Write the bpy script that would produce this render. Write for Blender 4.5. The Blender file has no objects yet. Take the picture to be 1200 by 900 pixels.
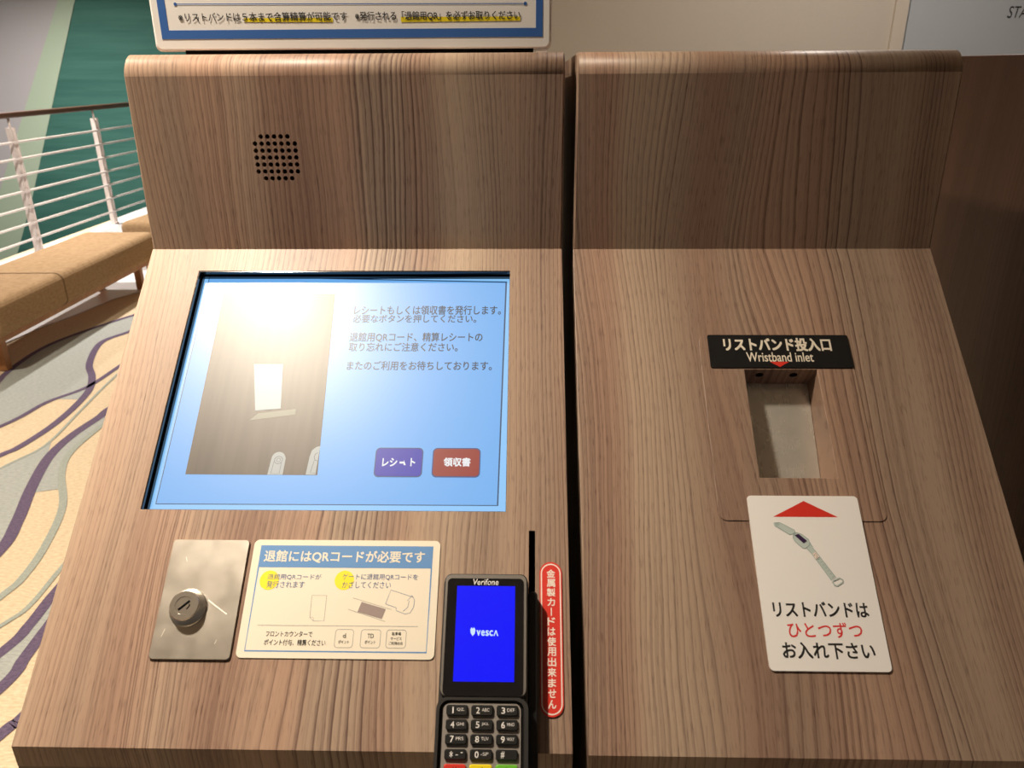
import bpy, bmesh, math, random
from mathutils import Vector, Matrix
random.seed(7)
sc = bpy.context.scene
COL = sc.collection
R = math.radians

# ------------------------------------------------------------------ camera
cam_d = bpy.data.cameras.new('camera')
cam_d.sensor_fit = 'HORIZONTAL'; cam_d.sensor_width = 36.0
cam_d.lens = 902.1 / 1200.0 * 36.0
cam_d.clip_start = 0.02; cam_d.clip_end = 60
cam = bpy.data.objects.new('camera', cam_d); COL.objects.link(cam)
fw = Vector((-0.02183576, 0.92495201, -0.37945616))
rt = Vector((0.99975732, 0.0213092, -0.00558818))
up = Vector((-0.00291711, 0.37948609, 0.92519284))
m = Matrix((rt, up, -fw)).transposed().to_4x4()
m.translation = Vector((0, -0.9, 1.42))
cam.matrix_world = m
cam_d.dof.use_dof = True
cam_d.dof.focus_distance = 0.95
cam_d.dof.aperture_fstop = 13.0
sc.camera = cam

# ------------------------------------------------------------------ world, exposure
w = bpy.data.worlds.new('room_ambient'); sc.world = w; w.use_nodes = True
bg = w.node_tree.nodes['Background']
bg.inputs[0].default_value = (0.92, 0.96, 1.0, 1); bg.inputs[1].default_value = 0.06
sc.view_settings.view_transform = 'Standard'; sc.view_settings.look = 'None'
sc.view_settings.gamma = 1.0; sc.view_settings.use_curve_mapping = False
sc.view_settings.exposure = 0.0

CEIL = 2.70
WARM = (1.0, 0.86, 0.68)
NEUTRAL = (1.0, 0.92, 0.84)
# (x, y, watts, disc size, half-spread, colour): the ceiling downlights
DOWNLIGHTS = [(-0.787, -0.184, 24.5, 0.150, 100, WARM),
              (-2.45, 1.15, 42, 0.13, 140, WARM), (-2.95, 4.05, 62, 0.13, 140, NEUTRAL), (-4.9, 6.3, 165, 0.13, 160, NEUTRAL),  # last one here is an added lamp that brightens the green far wall
              (1.15, 1.55, 18, 0.13, 150, NEUTRAL)]

# ------------------------------------------------------------------ materials
def new_mat(name):
    mt = bpy.data.materials.new(name); mt.use_nodes = True
    return mt, mt.node_tree.nodes, mt.node_tree.links, mt.node_tree.nodes['Principled BSDF']

def simple(name, col, rough=0.5, metal=0.0, spec=0.5, noise=0.0, nscale=40, bump=0.0, emit=0.0, coat=0.0):
    mt, N, L, P = new_mat(name)
    P.inputs['Base Color'].default_value = (*col, 1)
    P.inputs['Roughness'].default_value = rough
    P.inputs['Metallic'].default_value = metal
    P.inputs['Specular IOR Level'].default_value = spec
    P.inputs['Coat Weight'].default_value = coat
    if emit:
        P.inputs['Emission Color'].default_value = (*col, 1)
        P.inputs['Emission Strength'].default_value = emit
        P.inputs['Base Color'].default_value = (0.01, 0.01, 0.01, 1)
    if noise or bump:
        tc = N.new('ShaderNodeTexCoord'); nz = N.new('ShaderNodeTexNoise')
        nz.inputs['Scale'].default_value = nscale; nz.inputs['Detail'].default_value = 4
        L.new(tc.outputs['Object'], nz.inputs['Vector'])
        if noise:
            mx = N.new('ShaderNodeMix'); mx.data_type = 'RGBA'
            mx.inputs['A'].default_value = (*[c * (1 - noise) for c in col], 1)
            mx.inputs['B'].default_value = (*[min(1, c * (1 + noise)) for c in col], 1)
            L.new(nz.outputs['Fac'], mx.inputs['Factor'])
            L.new(mx.outputs['Result'], P.inputs['Base Color'])
        if bump:
            bp = N.new('ShaderNodeBump'); bp.inputs['Strength'].default_value = bump
            bp.inputs['Distance'].default_value = 0.002
            L.new(nz.outputs['Fac'], bp.inputs['Height']); L.new(bp.outputs['Normal'], P.inputs['Normal'])
    return mt

def math_node(N, L, op, a, b=None):
    n = N.new('ShaderNodeMath'); n.operation = op
    for i, v in enumerate((a, b)):
        if v is None: continue
        if isinstance(v, (int, float)): n.inputs[i].default_value = v
        else: L.new(v, n.inputs[i])
    return n.outputs[0]

def wood(name, off, light=(0.455, 0.338, 0.246), dark=(0.130, 0.079, 0.063), rough=0.42, red=1.0):
    """Laminate with the grain running along local Y, like the photographed elm print."""
    mt, N, L, P = new_mat(name)
    tc = N.new('ShaderNodeTexCoord'); sp = N.new('ShaderNodeSeparateXYZ')
    L.new(tc.outputs['Object'], sp.inputs[0])
    x, y, z = sp.outputs
    def noise(sx, sy, detail=2, o=0.0, rough_=0.5):
        cb = N.new('ShaderNodeCombineXYZ')
        L.new(math_node(N, L, 'MULTIPLY', x, sx), cb.inputs[0])
        L.new(math_node(N, L, 'ADD', math_node(N, L, 'MULTIPLY', y, sy), off + o), cb.inputs[1])
        L.new(math_node(N, L, 'MULTIPLY', z, sy), cb.inputs[2])
        n = N.new('ShaderNodeTexNoise'); n.inputs['Scale'].default_value = 1
        n.inputs['Detail'].default_value = detail; n.inputs['Roughness'].default_value = rough_
        L.new(cb.outputs[0], n.inputs['Vector'])
        return n.outputs['Fac']
    def ramp(v, lo, hi):
        mr = N.new('ShaderNodeMapRange'); mr.interpolation_type = 'SMOOTHSTEP'
        mr.inputs['From Min'].default_value = lo; mr.inputs['From Max'].default_value = hi
        L.new(v, mr.inputs['Value']); return mr.outputs['Result']
    mul = lambda a, b: math_node(N, L, 'MULTIPLY', a, b)
    add = lambda a, b: math_node(N, L, 'ADD', a, b)
    sub = lambda a, b: math_node(N, L, 'SUBTRACT', a, b)
    x0 = x
    x = add(add(x, mul(sub(noise(4.5, 1.2, 1, 3.1), 0.5), 0.115)), mul(sub(noise(26, 9.0, 2, 9.7), 0.5), 0.0048))
    zone = noise(12, 0.12, 1, 1.3)          # wide tonal strips
    zone2 = noise(48, 0.3, 2, 4.3)
    where_a = ramp(noise(17, 0.25, 1, 6.1), 0.38, 0.55)
    where_b = ramp(noise(13, 0.25, 1, 8.8), 0.48, 0.60)
    saw_a = math_node(N, L, 'POWER', math_node(N, L, 'FRACT', mul(x, 178)), 3.5)       # close growth rings
    saw_b = math_node(N, L, 'POWER', math_node(N, L, 'FRACT', add(mul(x, 88), 0.37)), 7.0)   # bold late-wood lines
    streak = noise(330, 1.2, 3, 5.2, 0.6)
    x = x0
    pores = noise(620, 55, 2, 2.2)
    cloud = noise(8, 3.0, 2, 7.7)
    t = add(0.10, mul(mul(saw_a, where_a), 0.46))
    t = add(t, mul(mul(saw_b, where_b), 0.58))
    t = add(t, mul(ramp(zone, 0.30, 0.70), 0.34))
    t = add(t, mul(sub(zone2, 0.5), 0.22))
    t = add(t, mul(ramp(streak, 0.42, 0.72), 0.26))
    t = add(t, mul(ramp(pores, 0.52, 0.74), 0.26))
    t = add(t, mul(sub(cloud, 0.5), 0.22))
    mx = N.new('ShaderNodeMix'); mx.data_type = 'RGBA'
    mx.inputs['A'].default_value = (*light, 1); mx.inputs['B'].default_value = (*dark, 1)
    mx.clamp_factor = True
    L.new(t, mx.inputs['Factor'])
    hue = N.new('ShaderNodeMix'); hue.data_type = 'RGBA'; hue.blend_type = 'MULTIPLY'     # some strips are redder
    hue.inputs['B'].default_value = (0.92, 0.80, 0.78, 1)
    L.new(ramp(noise(9, 0.1, 1, 15.2), 0.42, 0.62), hue.inputs['Factor'])
    L.new(mx.outputs['Result'], hue.inputs['A']); L.new(hue.outputs['Result'], P.inputs['Base Color'])
    P.inputs['Roughness'].default_value = rough
    P.inputs['Specular IOR Level'].default_value = 0.28
    bp = N.new('ShaderNodeBump'); bp.inputs['Strength'].default_value = 0.25; bp.inputs['Distance'].default_value = 0.0004
    L.new(t, bp.inputs['Height']); bp.invert = True
    L.new(bp.outputs['Normal'], P.inputs['Normal'])
    return mt

def brushed(name, col, rough=0.32, sx=6, sy=400):
    mt, N, L, P = new_mat(name)
    P.inputs['Metallic'].default_value = 1.0
    tc = N.new('ShaderNodeTexCoord'); mp = N.new('ShaderNodeMapping'); nz = N.new('ShaderNodeTexNoise')
    mp.inputs['Scale'].default_value = (sx, sy, 6); nz.inputs['Scale'].default_value = 1; nz.inputs['Detail'].default_value = 4
    L.new(tc.outputs['Object'], mp.inputs[0]); L.new(mp.outputs[0], nz.inputs['Vector'])
    n2 = N.new('ShaderNodeTexNoise'); n2.inputs['Scale'].default_value = 45; n2.inputs['Detail'].default_value = 5
    L.new(tc.outputs['Object'], n2.inputs['Vector'])
    s = math_node(N, L, 'ADD', math_node(N, L, 'MULTIPLY', nz.outputs['Fac'], 0.05), math_node(N, L, 'MULTIPLY', n2.outputs['Fac'], 0.12))
    L.new(math_node(N, L, 'ADD', s, rough - 0.12), P.inputs['Roughness'])
    mx = N.new('ShaderNodeMix'); mx.data_type = 'RGBA'
    mx.inputs['A'].default_value = (*[c * 0.85 for c in col], 1); mx.inputs['B'].default_value = (*[min(1, c * 1.12) for c in col], 1)
    L.new(n2.outputs['Fac'], mx.inputs['Factor']); L.new(mx.outputs['Result'], P.inputs['Base Color'])
    return mt

def display(name, col, strength, rough=0.40, coat=0.8, noise=0.0, spec=0.60):
    """Lit panel under an anti-glare sheet."""
    mt, N, L, P = new_mat(name)
    P.inputs['Base Color'].default_value = (0.006, 0.006, 0.007, 1); P.inputs['Specular IOR Level'].default_value = spec
    P.inputs['Roughness'].default_value = rough
    P.inputs['Coat Weight'].default_value = coat; P.inputs['Coat Roughness'].default_value = 0.035
    P.inputs['Emission Color'].default_value = (*col, 1)
    P.inputs['Emission Strength'].default_value = strength
    if noise:
        tc = N.new('ShaderNodeTexCoord'); mp = N.new('ShaderNodeMapping'); nz = N.new('ShaderNodeTexNoise')
        mp.inputs['Scale'].default_value = (95, 5, 1); nz.inputs['Scale'].default_value = 1; nz.inputs['Detail'].default_value = 3
        L.new(tc.outputs['Object'], mp.inputs[0]); L.new(mp.outputs[0], nz.inputs['Vector'])
        mx = N.new('ShaderNodeMix'); mx.data_type = 'RGBA'
        mx.inputs['A'].default_value = (*[c * (1 - noise) for c in col], 1); mx.inputs['B'].default_value = (*[c * (1 + noise) for c in col], 1)
        L.new(nz.outputs['Fac'], mx.inputs['Factor']); L.new(mx.outputs['Result'], P.inputs['Emission Color'])
    return mt

M = {}
M['wood_a'] = wood('elm_laminate', 0.0)
M['wood_b'] = wood('elm_laminate_second_sheet', 13.7)
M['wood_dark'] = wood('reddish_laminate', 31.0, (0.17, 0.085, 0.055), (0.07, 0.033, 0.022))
M['wood_leg'] = wood('oak_leg', 4.0, (0.42, 0.22, 0.09), (0.26, 0.12, 0.045))
M['black'] = simple('black_plastic', (0.010, 0.010, 0.011), 0.35, spec=0.3)
M['black_gloss'] = simple('black_gloss_bezel', (0.006, 0.006, 0.008), 0.12, coat=0.5)
M['void'] = simple('dark_inside', (0.004, 0.004, 0.004), 0.9, spec=0.1)
M['steel'] = brushed('brushed_steel', (0.56, 0.52, 0.465), 0.40, 3, 60)
M['steel_chute'] = brushed('chute_steel', (0.66, 0.64, 0.59), 0.30, 300, 6)
M['chrome'] = simple('chrome', (0.80, 0.78, 0.75), 0.22, 1.0)
M['steel_chute'].node_tree.nodes['Principled BSDF'].inputs['Metallic'].default_value = 0.55
M['scratch'] = simple('bright_scratch', (0.95, 0.90, 0.82), 0.45, 1.0)
M['cream'] = simple('cream_card', (0.76, 0.69, 0.57), 0.45)
M['white'] = simple('white_acrylic', (0.88, 0.86, 0.84), 0.35)
M['card_white'] = simple('white_card', (0.88, 0.86, 0.85), 0.4)
M['blue'] = simple('sign_blue', (0.040, 0.135, 0.43), 0.45)
M['sky_blue'] = simple('notice_blue', (0.095, 0.245, 0.52), 0.45)
M['navy'] = simple('navy_print', (0.05, 0.10, 0.25), 0.5)
M['ink'] = simple('black_print', (0.018, 0.017, 0.017), 0.5)
M['yellow'] = simple('yellow_print', (0.86, 0.70, 0.01), 0.5)
M['grey_print'] = simple('grey_print', (0.30, 0.29, 0.28), 0.5)
M['taupe'] = simple('taupe_print', (0.28, 0.215, 0.20), 0.5)
M['red'] = simple('red_print', (0.66, 0.035, 0.022), 0.4)
M['red_ink'] = simple('red_lettering', (0.70, 0.04, 0.04), 0.5)
M['pale_pink'] = simple('white_on_red', (0.84, 0.72, 0.65), 0.45)
M['teal_print'] = simple('pale_teal_print', (0.52, 0.60, 0.57), 0.5)
M['teal_edge'] = simple('teal_outline_print', (0.22, 0.33, 0.33), 0.5)
M['purple_print'] = simple('dark_purple_print', (0.035, 0.012, 0.06), 0.5)
M['scr_blue'] = display('lit_blue_screen', (0.165, 0.45, 0.90), 0.95)
M['scr_rim'] = display('lit_pale_blue_screen_edge', (0.25, 0.56, 0.95), 1.0)
M['scr_line'] = display('screen_frame_line', (0.05, 0.13, 0.30), 0.5)
M['scr_text'] = display('screen_lettering', (0.03, 0.05, 0.09), 0.5)
M['scr_pic'] = display('screen_picture_panel', (0.10, 0.068, 0.045), 1.0, noise=0.45)
M['scr_paper'] = display('screen_picture_receipt', (0.42, 0.50, 0.48), 1.0)
M['scr_slit'] = display('screen_picture_slit', (0.24, 0.23, 0.16), 1.0)
M['scr_tag'] = display('screen_picture_tag', (0.42, 0.43, 0.40), 1.0)
M['scr_tagline'] = display('screen_picture_tag_outline', (0.12, 0.12, 0.13), 1.0)
M['scr_btn_blue'] = display('screen_blue_button', (0.030, 0.030, 0.50), 0.80)
M['scr_btn_red'] = display('screen_red_button', (0.37, 0.032, 0.024), 0.80)
M['scr_btn_edge'] = display('screen_button_edge', (0.06, 0.10, 0.30), 0.7)
M['scr_white'] = display('screen_white_lettering', (0.80, 0.82, 0.85), 1.0)
M['lcd'] = display('terminal_blue_lcd', (0.0, 0.003, 0.95), 1.0, rough=0.5, coat=0.0, spec=0.12)
M['lcd_white'] = display('terminal_lcd_white', (0.62, 0.80, 0.98), 1.0, rough=0.5, coat=0.0, spec=0.12)
M['silver'] = simple('silver_trim', (0.30, 0.28, 0.26), 0.35, 0.7)
M['pad_grey'] = simple('keypad_grey', (0.24, 0.215, 0.195), 0.45)
M['dark_body'] = simple('dark_grey_body', (0.030, 0.029, 0.029), 0.35)
M['key'] = simple('black_key', (0.010, 0.010, 0.010), 0.4)
M['key_red'] = simple('red_key', (0.60, 0.03, 0.02), 0.4)
M['key_yellow'] = simple('yellow_key', (0.80, 0.62, 0.01), 0.4)
M['key_green'] = simple('green_key', (0.13, 0.46, 0.03), 0.4)
M['key_white'] = simple('key_legend', (0.75, 0.72, 0.70), 0.5)
M['wall'] = simple('beige_wall', (0.50, 0.45, 0.385), 0.8, noise=0.03, nscale=60, bump=0.1)
M['wall_trim'] = simple('beige_wall_corner', (0.54, 0.48, 0.41), 0.8)
M['ceiling'] = simple('ceiling_paint', (0.62, 0.57, 0.50), 0.9)
M['poster'] = simple('blue_grey_board', (0.40, 0.43, 0.46), 0.6, noise=0.04, nscale=4)
M['tile'] = simple('white_tile', (0.80, 0.78, 0.80), 0.35)
M['rail_white'] = simple('pinkish_white_paint', (0.74, 0.66, 0.62), 0.4)
M['rail_wood'] = simple('dark_handrail', (0.085, 0.040, 0.024), 0.35, noise=0.3, nscale=30)
M['lamp_ring'] = simple('lamp_ring_white', (0.8, 0.8, 0.78), 0.4)
mt, N_, L_, P_ = new_mat('lamp_lens'); P_.inputs['Emission Color'].default_value = (*WARM, 1); P_.inputs['Emission Strength'].default_value = 20
M['lens'] = mt

def stretched(name, a, b, scale, rough=0.8, bump=0.4, lo=0.35, hi=0.65, dist=0.004, detail=4):
    mt, N, L, P = new_mat(name)
    tc = N.new('ShaderNodeTexCoord'); mp = N.new('ShaderNodeMapping'); nz = N.new('ShaderNodeTexNoise')
    mp.inputs['Scale'].default_value = scale; nz.inputs['Scale'].default_value = 1; nz.inputs['Detail'].default_value = detail
    L.new(tc.outputs['Object'], mp.inputs[0]); L.new(mp.outputs[0], nz.inputs['Vector'])
    mr = N.new('ShaderNodeMapRange'); mr.inputs['From Min'].default_value = lo; mr.inputs['From Max'].default_value = hi
    L.new(nz.outputs['Fac'], mr.inputs['Value'])
    mx = N.new('ShaderNodeMix'); mx.data_type = 'RGBA'
    mx.inputs['A'].default_value = (*a, 1); mx.inputs['B'].default_value = (*b, 1)
    L.new(mr.outputs['Result'], mx.inputs['Factor']); L.new(mx.outputs['Result'], P.inputs['Base Color'])
    P.inputs['Roughness'].default_value = rough; P.inputs['Specular IOR Level'].default_value = 0.25
    bp = N.new('ShaderNodeBump'); bp.inputs['Strength'].default_value = bump; bp.inputs['Distance'].default_value = dist
    L.new(nz.outputs['Fac'], bp.inputs['Height']); L.new(bp.outputs['Normal'], P.inputs['Normal'])
    return mt
M['green'] = stretched('green_wall_covering', (0.040, 0.135, 0.115), (0.060, 0.180, 0.150), (0.8, 1, 11), 0.7, 0.5, dist=0.02)
M['pale_green'] = simple('pale_green_wall_band', (0.42, 0.52, 0.40), 0.8)
M['wall_grey'] = simple('grey_wall_band', (0.46, 0.44, 0.46), 0.8)
M['carpet'] = stretched('cream_carpet', (0.58, 0.46, 0.31), (0.72, 0.59, 0.42), (55, 160, 20), 0.95, 0.6)
M['carpet_grey'] = stretched('grey_blue_carpet', (0.33, 0.35, 0.34), (0.42, 0.44, 0.42), (55, 160, 20), 0.95, 0.6)
M['carpet_purple'] = stretched('purple_carpet_line', (0.10, 0.075, 0.13), (0.15, 0.11, 0.18), (80, 160, 20), 0.95, 0.6)
M['carpet_sage'] = stretched('sage_carpet_line', (0.30, 0.33, 0.30), (0.37, 0.40, 0.36), (80, 160, 20), 0.95, 0.6)
M['fabric_dark'] = simple('brown_piping', (0.13, 0.075, 0.035), 0.9)
M['fabric'] = stretched('brown_upholstery', (0.24, 0.150, 0.075), (0.40, 0.270, 0.150), (40, 32, 80), 0.95, 0.5, lo=0.15, hi=0.85, detail=7)

# ------------------------------------------------------------------ mesh building
def rrect(x0, y0, x1, y1, r, n=6):
    if r <= 0: return [(x0, y0), (x1, y0), (x1, y1), (x0, y1)]
    pts = []
    for cx, cy, a in ((x1 - r, y0 + r, -90), (x1 - r, y1 - r, 0), (x0 + r, y1 - r, 90), (x0 + r, y0 + r, 180)):
        for i in range(n + 1):
            t = R(a + 90 * i / n); pts.append((cx + r * math.cos(t), cy + r * math.sin(t)))
    return pts

def circle(cx, cy, r, n=24):
    return [(cx + r * math.cos(2 * math.pi * i / n), cy + r * math.sin(2 * math.pi * i / n)) for i in range(n)]

class MB:
    def __init__(s): s.v = []; s.f = []; s.m = []; s.mats = []; s.sm = []
    def mi(s, mat):
        mt = M[mat]
        if mt not in s.mats: s.mats.append(mt)
        return s.mats.index(mt)
    def face(s, pts, mat, smooth=False):
        b = len(s.v); s.v += [tuple(p) for p in pts]; s.f.append(list(range(b, b + len(pts)))); s.m.append(s.mi(mat)); s.sm.append(smooth)
    def prism(s, poly, z0, z1, mat, side=None, top_inset=0.0, smooth=False):
        b = len(s.v); n = len(poly); k = s.mi(mat); ks = s.mi(side) if side else k
        area = sum(poly[i][0] * poly[(i + 1) % n][1] - poly[(i + 1) % n][0] * poly[i][1] for i in range(n))
        if area < 0: poly = poly[::-1]
        if top_inset:
            cx = sum(p[0] for p in poly) / n; cy = sum(p[1] for p in poly) / n
            ex = max(abs(p[0] - cx) for p in poly); ey = max(abs(p[1] - cy) for p in poly)
            top = [(cx + (p[0] - cx) * (1 - top_inset / ex), cy + (p[1] - cy) * (1 - top_inset / ey)) for p in poly]
            rings = [[(x, y, z0) for x, y in poly], [(x, y, z1 - top_inset) for x, y in poly], [(x, y, z1) for x, y in top]]
        else: rings = [[(x, y, z0) for x, y in poly], [(x, y, z1) for x, y in poly]]
        for r_ in rings: s.v += r_
        s.f.append([b + i for i in range(n)][::-1]); s.m.append(ks); s.sm.append(False)
        t = b + n * (len(rings) - 1)
        s.f.append([t + i for i in range(n)]); s.m.append(k); s.sm.append(False)
        for j in range(len(rings) - 1):
            for i in range(n):
                a = b + n * j + i; c = b + n * j + (i + 1) % n
                s.f.append([a, c, c + n, a + n]); s.m.append(ks); s.sm.append(smooth)
    def box(s, x0, x1, y0, y1, z0, z1, mat): s.prism([(x0, y0), (x1, y0), (x1, y1), (x0, y1)], z0, z1, mat)
    def frame(s, outer, inner, z0, z1, mat):
        """ring between two polygons with the same number of points"""
        n = len(outer); b = len(s.v); k = s.mi(mat)
        for z in (z0, z1):
            s.v += [(x, y, z) for x, y in outer] + [(x, y, z) for x, y in inner]
        for i in range(n):
            j = (i + 1) % n
            for q in ([b + 2*n + i, b + 2*n + j, b + 3*n + j, b + 3*n + i], [b + i, b + j, b + 2*n + j, b + 2*n + i],
                      [b + n + j, b + n + i, b + 3*n + i, b + 3*n + j], [b + j, b + i, b + n + i, b + n + j]):
                s.f.append(q); s.m.append(k); s.sm.append(False)
    def lathe(s, prof, cx, cy, mat, n=28, mats=None):
        b = len(s.v); k = len(prof)
        for r_, z in prof:
            for i in range(n):
                a = 2 * math.pi * i / n; s.v.append((cx + r_ * math.cos(a), cy + r_ * math.sin(a), z))
        for j in range(k - 1):
            mm = s.mi(mats[j] if mats else mat)
            for i in range(n):
                a = b + n * j + i; c = b + n * j + (i + 1) % n
                s.f.append([a, c, c + n, a + n]); s.m.append(mm); s.sm.append(False)
        s.f.append([b + n * (k - 1) + i for i in range(n)]); s.m.append(s.mi(mats[-1] if mats else mat)); s.sm.append(False)
    def stroke(s, pts, wd, z, mat, th=0.0, closed=False):
        """a flat printed line of width wd through pts"""
        P = [Vector((p[0], p[1])) for p in pts]; n = len(P); l = []; r_ = []
        for i in range(n):
            a = P[i - 1] if (i > 0 or closed) else P[i]; c = P[(i + 1) % n] if (i < n - 1 or closed) else P[i]
            d = (c - a); d = d.normalized() if d.length > 0 else Vector((1, 0)); q = Vector((-d.y, d.x)) * wd / 2
            l.append(P[i] + q); r_.append(P[i] - q)
        for i in range(n if closed else n - 1):
            j = (i + 1) % n
            s.face([(r_[i].x, r_[i].y, z), (r_[j].x, r_[j].y, z), (l[j].x, l[j].y, z), (l[i].x, l[i].y, z)], mat)
    def tube(s, a, c, r_, mat, n=10):
        a = Vector(a); c = Vector(c); d = (c - a).normalized()
        u = d.orthogonal().normalized(); v = d.cross(u); b = len(s.v); k = s.mi(mat)
        for p in (a, c):
            for i in range(n):
                t = 2 * math.pi * i / n; s.v.append(tuple(p + u * r_ * math.cos(t) + v * r_ * math.sin(t)))
        for i in range(n):
            s.f.append([b + i, b + (i + 1) % n, b + n + (i + 1) % n, b + n + i]); s.m.append(k); s.sm.append(True)
        s.f.append([b + i for i in range(n)][::-1]); s.f.append([b + n + i for i in range(n)]); s.m += [k, k]; s.sm += [False, False]
    def text(s, body, box, z, mat, bold=0.0, rot90=False, slant=0.0):
        """lettering fitted into a box; bold is a stroke gain as a share of the glyph height"""
        cu = bpy.data.curves.new('lettering', 'FONT'); cu.body = body; cu.resolution_u = 3
        ob = bpy.data.objects.new('lettering', cu); COL.objects.link(ob)
        dg = bpy.context.evaluated_depsgraph_get()
        me = bpy.data.meshes.new_from_object(ob.evaluated_get(dg))
        bpy.data.objects.remove(ob); bpy.data.curves.remove(cu)
        co = [(v.co.x + slant * v.co.y, v.co.y) for v in me.vertices]
        if rot90: co = [(y, -x) for x, y in co]
        x0 = min(p[0] for p in co); x1 = max(p[0] for p in co); y0 = min(p[1] for p in co); y1 = max(p[1] for p in co)
        bx0, by0, bx1, by1 = box
        if by0 > by1: by0, by1 = by1, by0
        d = bold * (by1 - by0)
        bx0 += d; bx1 -= d; by0 += d; by1 -= d
        fx = (bx1 - bx0) / max(1e-6, x1 - x0); fy = (by1 - by0) / max(1e-6, y1 - y0)
        k = s.mi(mat)
        for j, (ox, oy) in enumerate([(0, 0)] if not bold else [(d, d), (-d, d), (d, -d), (-d, -d)]):
            b = len(s.v); zz = z + j * 0.000012
            s.v += [(bx0 + (x - x0) * fx + ox, by0 + (y - y0) * fy + oy, zz) for x, y in co]
            for p in me.polygons:
                s.f.append([b + i for i in p.vertices]); s.m.append(k); s.sm.append(False)
        bpy.data.meshes.remove(me)
    def build(s, name, parent=None, mw=None, bevel=0.0, label=None, seg=2, sub=0):
        me = bpy.data.meshes.new(name); me.from_pydata(s.v, [], s.f)
        for mt in s.mats: me.materials.append(mt)
        for p, k, q in zip(me.polygons, s.m, s.sm): p.material_index = k; p.use_smooth = q
        ob = bpy.data.objects.new(name, me); COL.objects.link(ob)
        if parent is not None:
            ob.parent = parent
            if mw is not None: ob.matrix_basis = parent.matrix_basis.inverted() @ mw
        elif mw is not None: ob.matrix_basis = mw
        if bevel:
            bv = ob.modifiers.new('edge', 'BEVEL'); bv.width = bevel; bv.segments = seg; bv.limit_method = 'ANGLE'; bv.angle_limit = R(40)
        if label: ob['label'] = label
        return ob

def thing(name, label, cat, loc=(0, 0, 0), rot=None, group=None):
    o = bpy.data.objects.new(name, None); COL.objects.link(o); o.empty_display_size = 0.05
    o.matrix_basis = Matrix.Translation(loc) @ (rot if rot else Matrix())
    o['label'] = label; o['category'] = cat
    if group: o['group'] = group
    return o
def struct(ob): ob['kind'] = 'structure'; return ob

# frames of the kiosk's sloping desk and its leaning back board; local z is the outward normal
HINGE = Vector((0, 0, 1.2231)); SL = R(40.05); LEAN = R(1.567)
def basis(x, y, z, o):
    mm = Matrix((x, y, z)).transposed().to_4x4(); mm.translation = o; return mm
DESK = basis(Vector((1, 0, 0)), Vector((0, math.cos(SL), math.sin(SL))), Vector((0, -math.sin(SL), math.cos(SL))), HINGE)
BACK = basis(Vector((1, 0, 0)), Vector((0, math.sin(LEAN), math.cos(LEAN))), Vector((0, -math.cos(LEAN), math.sin(LEAN))), HINGE)
mm_ = 0.001

# ------------------------------------------------------------------ the room
mb = MB()
mb.face([(-4.3, -3, 0), (4, -3, 0), (4, 8.4, 0), (-4.3, 8.4, 0)], 'carpet')
mb.face([(-4.3, -3, -0.25), (-4.3, 8.4, -0.25), (4, 8.4, -0.25), (4, -3, -0.25)], 'tile')
mb.face([(-4.3, -3, 0), (-4.3, 8.4, 0), (-4.3, 8.4, -0.25), (-4.3, -3, -0.25)], 'tile')
mb.face([(4, 8.4, 0), (-4.3, 8.4, 0), (-4.3, 8.4, -0.25), (4, 8.4, -0.25)][::-1], 'tile')
floor = struct(mb.build('floor'))
# woven pattern of the carpet: long curves in floor coordinates
def smooth(pts, k=6):
    P = [Vector(p) for p in pts]; out = []
    P = [P[0] * 2 - P[1]] + P + [P[-1] * 2 - P[-2]]
    for i in range(1, len(P) - 2):
        for j in range(k):
            t = j / k; a, b, c, d = P[i - 1], P[i], P[i + 1], P[i + 2]
            out.append(0.5 * ((2 * b) + (-a + c) * t + (2 * a - 5 * b + 4 * c - d) * t * t + (-a + 3 * b - 3 * c + d) * t ** 3))
    out.append(P[-2]); return out
cA = smooth([(-2.2, 4.0), (-2.30, 3.6), (-2.34, 3.37), (-2.41, 3.2), (-2.385, 3.04), (-2.29, 2.8), (-2.19, 2.64), (-2.11, 2.46), (-2.07, 2.24), (-2.06, 2.04), (-2.08, 1.86), (-2.11, 1.79), (-2.2, 1.55), (-2.4, 1.2), (-2.5, .6), (-2.3, 0)])
cB = smooth([(-1.6, 3.4), (-1.75, 2.8), (-1.89, 2.3), (-1.90, 2.16), (-1.92, 1.97), (-1.905, 1.78), (-1.83, 1.54), (-1.74, 1.31), (-1.69, 1.13), (-1.7, .8), (-1.85, .3), (-2.0, -.4)])
cC = smooth([(-2.0, 3.5), (-2.08, 3.1), (-2.12, 2.84), (-2.14, 2.51), (-2.23, 2.32), (-2.28, 2.06), (-2.5, 1.6), (-2.9, 1.2), (-3.3, .4)])
cD = smooth([(-2.1, 2.9), (-2.06, 2.51), (-2.02, 2.21), (-1.98, 1.88), (-2.04, 1.68), (-2.15, 1.2), (-2.1, .5)])
cE = smooth([(-1.8, 2.6), (-1.83, 2.2), (-1.845, 2.04), (-1.84, 1.82), (-1.78, 1.65), (-1.64, 1.41), (-1.56, 1.17), (-1.53, 1.0), (-1.54, 0.91), (-1.6, .6), (-1.8, .1)])
cF = smooth([(-1.4, 1.6), (-1.44, 1.2), (-1.44, 1.05), (-1.43, 0.87), (-1.46, 0.78), (-1.6, .45), (-1.7, 0)])
cG = smooth([(-1.25, 1.6), (-1.38, 1.15), (-1.39, 0.94), (-1.38, 0.79), (-1.39, 0.68), (-1.5, .3), (-1.5, -.2)])
cH = smooth([(-1.22, 1.5), (-1.33, .98), (-1.325, 0.79), (-1.315, 0.66), (-1.31, 0.56), (-1.38, .2), (-1.35, -.4)])
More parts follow.
